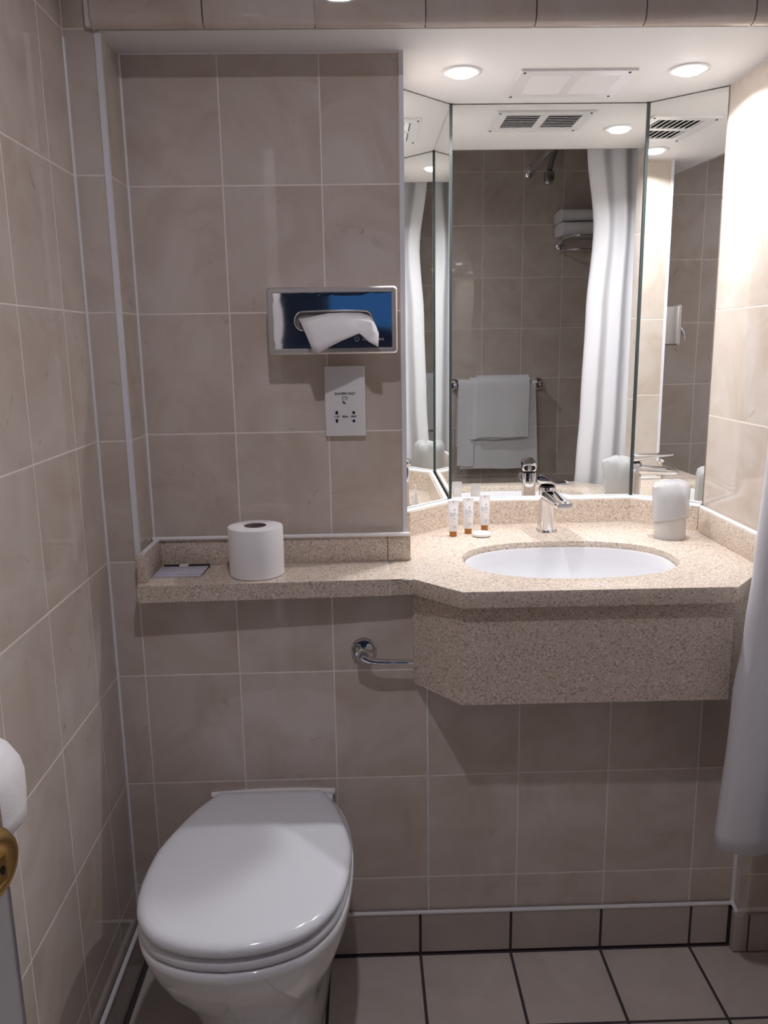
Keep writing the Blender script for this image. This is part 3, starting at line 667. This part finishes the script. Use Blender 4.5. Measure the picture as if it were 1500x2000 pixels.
# ------------------------------------------------------------------ shower curtain and rail
def curtain(bm):
    uvl = bm.loops.layers.uv.new('UVMap')
    plan = [(.893, 1.500), (.862, 1.478), (.825, 1.497), (.782, 1.472), (.740, 1.490), (.702, 1.466), (.712, 1.434), (.768, 1.424), (.830, 1.444), (.838, 1.400), (.790, 1.362), (.758, 1.340), (.768, 1.312),
            (.835, 1.290), (.842, 1.256), (.798, 1.226), (.806, 1.186), (.875, 1.160), (.880, 1.120), (.840, 1.088), (.850, 1.048), (.915, 1.020), (.930, .985)]
    path = smoothpath([(x, y, 0) for x, y in plan], 12)
    K = [(.34, -.014), (.69, .004), (.82, .018), (.955, .027), (1.16, .036), (1.465, .044), (1.73, .060), (2.0, .030), (2.2, .012)]
    def sway(z):
        for (a, q0), (b2, q1) in zip(K, K[1:]):
            if z <= b2:
                k = min(1, max(0, (z-a)/(b2-a))); return q0+(q1-q0)*k*k*(3-2*k)
        return K[-1][1]
    nv = 48; ztop, zbot = 2.165, .372; nu = len(path)-1; grid = []; arc = [0]
    for j in range(nv+1):
        z = ztop+(zbot-ztop)*j/nv; f = (ztop-z)/(ztop-zbot); row = []
        for i, p in enumerate(path):
            t = i/nu
            w = min(1, max(.12, (.905-p.x)/.17)) if t < .3 else 1.0
            x = p.x+sway(z)*w
            y = p.y-.014*f*sin(3*t)+.006*sin(21*t+3*z)*f
            zz = z+(.006*sin(26*t+1) if j == nv else 0)
            row.append(bm.verts.new((x, y, zz)))
        grid.append(row)
    for i in range(nu): arc.append(arc[-1]+(grid[nv//2][i+1].co-grid[nv//2][i].co).length)
    for j in range(nv):
        for i in range(nu):
            f_ = bm.faces.new((grid[j][i], grid[j+1][i], grid[j+1][i+1], grid[j][i+1]))
            for lp, (a, b2) in zip(f_.loops, ((i, j), (i, j+1), (i+1, j+1), (i+1, j))):
                lp[uvl].uv = (arc[a], b2/nv*(ztop-zbot))
cu = mk('shower_curtain', curtain, M_CURTAIN, None, True, angle=180, label='white waffle shower curtain bunched at the right', cat='curtain')
sm = cu.modifiers.new('solid', 'SOLIDIFY'); sm.thickness = .0018
rl = thing('curtain_rail', (.83, .8, 2.18), 'chrome shower curtain rail crossing the room', 'rail')
mk('rod', lambda bm: tube(bm, [(.83, .012, 2.19), (.83, YF-.012, 2.19)], .0115, 14), M_CHROME, rl)
for y, s in ((.001, 1), (YF-.001, -1)):
    mk('flange', lambda bm: lathe(bm, [(.028, 0), (.028, .006*s), (.014, .014*s)], (.83, y, 2.19), 24, 'y'), M_CHROME, rl)
for i in range(9):
    yy = 1.475-.05*i
    mk('ring', lambda bm: tube(bm, [(.83+.019*cos(t), yy, 2.1835+.019*sin(t)) for t in [k*2*pi/20 for k in range(21)]], .002, 6), M_WHITE, rl)

# ------------------------------------------------------------------ towel rail, towels (seen in the mirror)
ra = thing('towel_rail', (.68, 0, 1.15), 'chrome towel rail on the opposite wall, seen in the mirror', 'towel rail')
RY, RZ = .072, 1.166
mk('bar', lambda bm: tube(bm, [(.452, RY, RZ), (.902, RY, RZ)], .0085, 14), M_CHROME, ra)
for x in (.462, .896):
    mk('rose', lambda bm: lathe(bm, [(.031, .0003), (.031, .006), (.026, .011), (.014, .014)], (x, 0, RZ), 28, 'y'), M_CHROME, ra)
    mk('bracket', lambda bm: lathe(bm, [(.012, .012), (.010, .055), (.016, .066), (.017, .076), (.010, .086), (.001, .088)], (x, 0, RZ), 20, 'y'), M_CHROME, ra)
def towel(x0, x1, zf, zb, lay, th, label, seed, tilt=0., flare=0., band=False):
    rnd = random.Random(11); ph = [rnd.uniform(0, 6) for _ in range(8)]
    r0 = .0095+lay
    def prof(grow):
        r = r0+grow; out = []
        for i in range(13): out.append((RY+r, zf+(RZ-zf)*i/12))
        for i in range(1, 9): a = pi*i/9; out.append((RY+r*cos(a), RZ+r*sin(a)))
        for i in range(13): out.append((RY-r, RZ-(RZ-zb)*i/12))
        return out
    def build(bm):
        nx = 26; grids = []
        for g in (0, th):
            P = prof(g); rows = []
            for (y, z) in P:
                d = max(0, RZ-z); row = []
                for i in range(nx+1):
                    t = i/nx; x = x0+(x1-x0)*t; q = x*2.6; x += flare*(t-.5)*2*d + tilt*d
                    wv = (.004*sin(6*q+ph[0]+4*d)+.002*sin(15*q+ph[1]))*min(1, d*5)
                    front = y > RY
                    yy = y + (wv+.006*min(1, d*5) if front else 0)
                    row.append(bm.verts.new((x, max(.004+lay*.1, yy), z + (tilt*(t-.5)*.16 + .002*sin(9*t+ph[2]))*min(1, d*4))))
                rows.append(row)
            grids.append(rows)
        n = len(grids[0])
        for gi, G in enumerate(grids):
            for j in range(n-1):
                for i in range(nx):
                    f = (G[j][i], G[j][i+1], G[j+1][i+1], G[j+1][i]); bm.faces.new(f if gi else f[::-1])
        A, B = grids
        for j in range(n-1):
            for i in (0, nx): bm.faces.new((A[j][i], A[j+1][i], B[j+1][i], B[j][i]))
        for j in (0, n-1):
            for i in range(nx): bm.faces.new((A[j][i], A[j][i+1], B[j][i+1], B[j][i]))
    r = thing('towel', ((x0+x1)/2, RY, zf), label, 'towel', 'white towels on the rail')
    cl = mk('cloth', build, M_TOWEL, r, True, angle=60)
    if band:
        for zz in (zf+.055, zf+.075):
            mk('woven_band', lambda bm: bbox(bm, x0+.004, x1-.012, RY+r0+th-.001, RY+r0+th+.0022, zz-.004, zz+.004), M_TOWEL, cl, True, .001)
    return r
towel(.505, .868, .742, .80, .000, .010, 'large white bath towel beneath the others on the rail', 1, flare=.045)
towel(.478, .56, .757, .85, .0112, .008, 'narrow folded white towel hanging at the left rail end', 2, tilt=-.02)
towel(.535, .745, .895, .95, .0205, .008, 'half-hidden white hand towel under the topmost towel', 3, tilt=.0)
towel(.572, .832, .905, .96, .0300, .010, 'topmost white hand towel folded over the rail', 4, tilt=-.015, band=True)

# towel rack with folded towels
rk = thing('towel_rack', (1.15, 0, 1.84), 'chrome towel rack high on the shower wall, seen in the mirror', 'rack')
for z_, y1, nm in ((1.868, .215, 'shelf_loop'), (1.812, .15, 'hanging_loop')):
    pts = smoothpath([(.995, .004, z_), (.993, y1*.6, z_), (1.015, y1-.02, z_), (1.06, y1, z_), (1.24, y1, z_), (1.285, y1-.02, z_), (1.307, y1*.6, z_), (1.305, .004, z_)], 5)
    mk(nm, lambda bm: tube(bm, pts, .0065, 10), M_CHROME, rk)
for yb in (.06, .12): mk('crossbar', lambda bm: tube(bm, [(.996, yb, 1.868), (1.304, yb, 1.868)], .0045, 8), M_CHROME, rk)
for x in (.995, 1.305): mk('wall_rose', lambda bm: lathe(bm, [(.022, .0003), (.022, .008), (.012, .012)], (x, 0, 1.845), 20, 'y'), M_CHROME, rk)
def folded(x0, x1, y0, y1, z0, z1, label):
    r = thing('folded_towel', ((x0+x1)/2, (y0+y1)/2, z0), label, 'towel', 'folded towels on the rack')
    h = (z1-z0)
    for k in range(1):
        mk('fold', lambda bm: loft(bm, [[(x, (y0+y1)/2+(y1-y0)/2*math.copysign(abs(cos(a))**.5, cos(a)), z0+h*k+h/2+h*.49*math.copysign(abs(sin(a))**.7, sin(a))) for a in [i*2*pi/24 for i in range(24)]] for x in (x0, x1)]), M_TOWEL, r, True, .013, 3)
folded(.962, 1.34, .010, .205, 1.8755, 1.9355, 'lower folded white towel on the chrome rack')
folded(.958, 1.33, .010, .200, 1.9365, 1.9945, 'upper folded white towel on the chrome rack')
# shower arm and head
sh = thing('overhead_shower', (.98, 0, 2.2), 'curved chrome shower arm with small head on opposite wall', 'shower')
mk('arm', lambda bm: tube(bm, smoothpath([(1.03, .004, 2.325), (1.02, .05, 2.328), (.985, .10, 2.318), (.935, .15, 2.275), (.905, .172, 2.215), (.893, .18, 2.165)], 6), .0125, 12), M_GUN, sh)
mk('wall_flange', lambda bm: lathe(bm, [(.028, .0003), (.028, .005), (.016, .012)], (1.03, 0, 2.325), 24, 'y'), M_CHROME, sh)
mk('head', lambda bm: bbox(bm, .868, .912, .158, .206, 2.112, 2.160), M_GUN, sh, True, .010, 3)
mk('nozzle_plate', lambda bm: lathe(bm, [(.018, -.002), (.020, .004), (.020, .010)], (.888, .182, 2.103), 20), M_CHROME, sh)

# ------------------------------------------------------------------ door, knob, toilet-roll holder at the left edge
H0 = Vector((-.442, .012, 0)); E0 = Vector((-.2868, .5735, 0)); dd = (E0-H0).normalized(); dn = Vector((dd.y, -dd.x, 0)); DLEN = (E0-H0).length
def dbox(bm, s0, s1, w0, w1, z0, z1):
    for v in bbox(bm, s0, s1, w0, w1, z0, z1): v.co = H0+dd*v.co.x+dn*v.co.y+Vector((0, 0, v.co.z))
dr = mk('door_1', lambda bm: dbox(bm, 0, DLEN, -.036, 0, .012, 2.02), M_DOOR, None, True, .0015, label='white door standing open at the left edge', cat='door', kind='structure')
kc = H0+dd*(DLEN-.051)+Vector((0, 0, 1.020))
def klathe(prof, n=36):
    def f(bm):
        rings = []
        for r, h in prof: rings.append([kc+dn*h+dd*(r*cos(2*pi*i/n))+Vector((0, 0, r*sin(2*pi*i/n))) for i in range(n)])
        loft(bm, rings)
    return f
mk('knob_rose', klathe([(.029, .0003), (.029, .004), (.025, .006), (.012, .008)]), M_BRASS, dr)
kb = mk('door_knob', klathe([(.011, .006), (.011, .016), (.021, .020), (.0262, .027), (.0268, .032), (.024, .037), (.018, .0385), (.013, .0365), (.001, .036)]), M_BRASS, dr)
mk('thumb_turn', lambda bm: loft(bm, [[kc+dn*h+dd*(a*.0042*k)+Vector((0, 0, b2*.0105*k)) for a, b2 in ((-1, -1), (1, -1), (1, 1), (-1, 1))] for h, k in ((.036, 1), (.043, .9))]), M_BRASS, kb, True, .001)
mk('keyhole', lambda bm: loft(bm, [[kc+dn*h+dd*(.0022*cos(t))+Vector((0, 0, -.0005+.0035*sin(t))) for t in [i*2*pi/14 for i in range(14)]] for h in (.0428, .0434)]), M_DARK, kb)
rc = Vector((-.4685, .80, .882))
rh = thing('roll_holder', (XL, rc.y+.05, .86), 'chrome holder on left wall carrying a toilet roll', 'holder')
mk('wall_rose', lambda bm: lathe(bm, [(.024, .0003), (.024, .006), (.012, .011)], (XL, rc.y+.125, rc.z), 24, 'x'), M_CHROME, rh)
mk('arm', lambda bm: tube(bm, smoothpath([(XL+.006, rc.y+.125, rc.z), (rc.x-.02, rc.y+.125, rc.z), (rc.x-.003, rc.y+.118, rc.z), (rc.x, rc.y+.105, rc.z), (rc.x, rc.y+.05, rc.z), (rc.x, rc.y-.004, rc.z)], 5), .0062, 12), M_CHROME, rh)
r2 = thing('toilet_roll', (rc.x, rc.y+.05, rc.z-.055), 'toilet roll hanging on the left wall holder above the door knob', 'toilet roll')
mk('roll', lambda bm: lathe(bm, [(.021, .0), (.052, .0), (.0545, .002), (.0550, .05), (.0545, .098), (.052, .100), (.021, .100)], tuple(rc), 52, 'y', cap0=False, cap1=False), M_PAPER, r2)
mk('cardboard_core', lambda bm: lathe(bm, [(.0212, .0005), (.0212, .0995), (.0200, .0995), (.0200, .0005)], tuple(rc), 36, 'y', cap0=False, cap1=False), M_CORE, r2)
def sheet(bm):
    prof = [(rc.x+.0556*cos(a), rc.z+.0556*sin(a)) for a in (1.2, .8, .4, .1)] + [(rc.x+.0550, rc.z-.02), (rc.x+.0530, rc.z-.040), (rc.x+.0515, rc.z-.056)]
    loft(bm, [[(x, y, z-(.004 if (y > rc.y+.05 and i == len(prof)-1) else 0)) for y in (rc.y-.0, rc.y+.05, rc.y+.0985)] for i, (x, z) in enumerate(prof)], False, False, False)
ho = mk('loose_sheet', sheet, M_PAPER, r2)
sm = ho.modifiers.new('solid', 'SOLIDIFY'); sm.thickness = .0006
# door casing
cs = thing('door_casing', (DX1, 0, 0), 'white wooden casing around the doorway behind the viewer', 'door frame')
cs['kind'] = 'structure'
mk('jamb', lambda bm: bbox(bm, DX1-.002, DX1+.062, .0005, .014, 0, DZ+.06), M_DOOR, cs, True, .002)
mk('jamb', lambda bm: bbox(bm, DX0-.060, DX0+.002, .0005, .010, 0, DZ+.06), M_DOOR, cs, True, .002)
mk('head_casing', lambda bm: bbox(bm, DX0+.002, DX1-.002, .0005, .014, DZ-.002, DZ+.06), M_DOOR, cs, True, .002)

# ------------------------------------------------------------------ bedroom beyond the doorway
BX0, BX1, BY = -1.5, 1.9, -3.0
struct('floor_bedroom', BX0, BX1, BY, -.12, -.06, 0, M_CARPET, 'grey bedroom carpet beyond the doorway', 'floor')
struct('ceiling_bedroom', BX0, BX1, BY, -.12, 2.44, 2.5, M_CEIL, 'bedroom ceiling beyond the doorway', 'ceiling')
struct('wall_bedroom_left', BX0-.1, BX0, BY, -.12, 0, 2.5, M_PAINT, 'grey bedroom wall to the left of the doorway', 'wall')
struct('wall_bedroom_right', BX1, BX1+.1, BY, -.12, 0, 2.5, M_PAINT, 'grey bedroom wall to the right of the doorway', 'wall')
bm = bmesh.new(); wx0, wx1, wz0, wz1 = -.30, 1.5, 1.44, 2.25
for a in ((BX0-.1, wx0, 0, 2.5), (wx1, BX1+.1, 0, 2.5), (wx0, wx1, 0, wz0), (wx0, wx1, wz1, 2.5)): bbox(bm, a[0], a[1], BY-.12, BY, a[2], a[3])
link('wall_bedroom_end', fin(bm, 'wall_bedroom_end'), M_PAINT, label='bedroom wall with the wide window', cat='wall', kind='structure')
wn_ = thing('window_1', ((wx0+wx1)/2, BY-.06, wz0), 'wide bedroom window letting in blue dusk light', 'window'); wn_['kind'] = 'structure'
for a in ((wx0, wx0+.05, wz0, wz1), (wx1-.05, wx1, wz0, wz1), (.575, .625, wz0, wz1), (wx0+.05, wx1-.05, wz0, wz0+.05), (wx0+.05, wx1-.05, wz1-.05, wz1)):
    mk('frame_bar', lambda bm: bbox(bm, a[0], a[1], BY-.09, BY-.04, a[2], a[3]), M_WHITE, wn_, False)

# parts were modelled in world coordinates: hang them under their thing without moving them
bpy.context.view_layer.update()
for m_ in (M_LENS, M_KLENS): m_.cycles.emission_sampling = 'NONE'
W.cycles.sampling_method = 'NONE'
C_ = S.cycles
C_.use_denoising = True; C_.use_light_tree = False; C_.max_bounces = 9; C_.glossy_bounces = 6; C_.diffuse_bounces = 4; C_.transmission_bounces = 8
C_.sample_clamp_indirect = 4.0; C_.blur_glossy = 0.5; C_.use_adaptive_sampling = True; C_.adaptive_threshold = 0.05; C_.adaptive_min_samples = 16
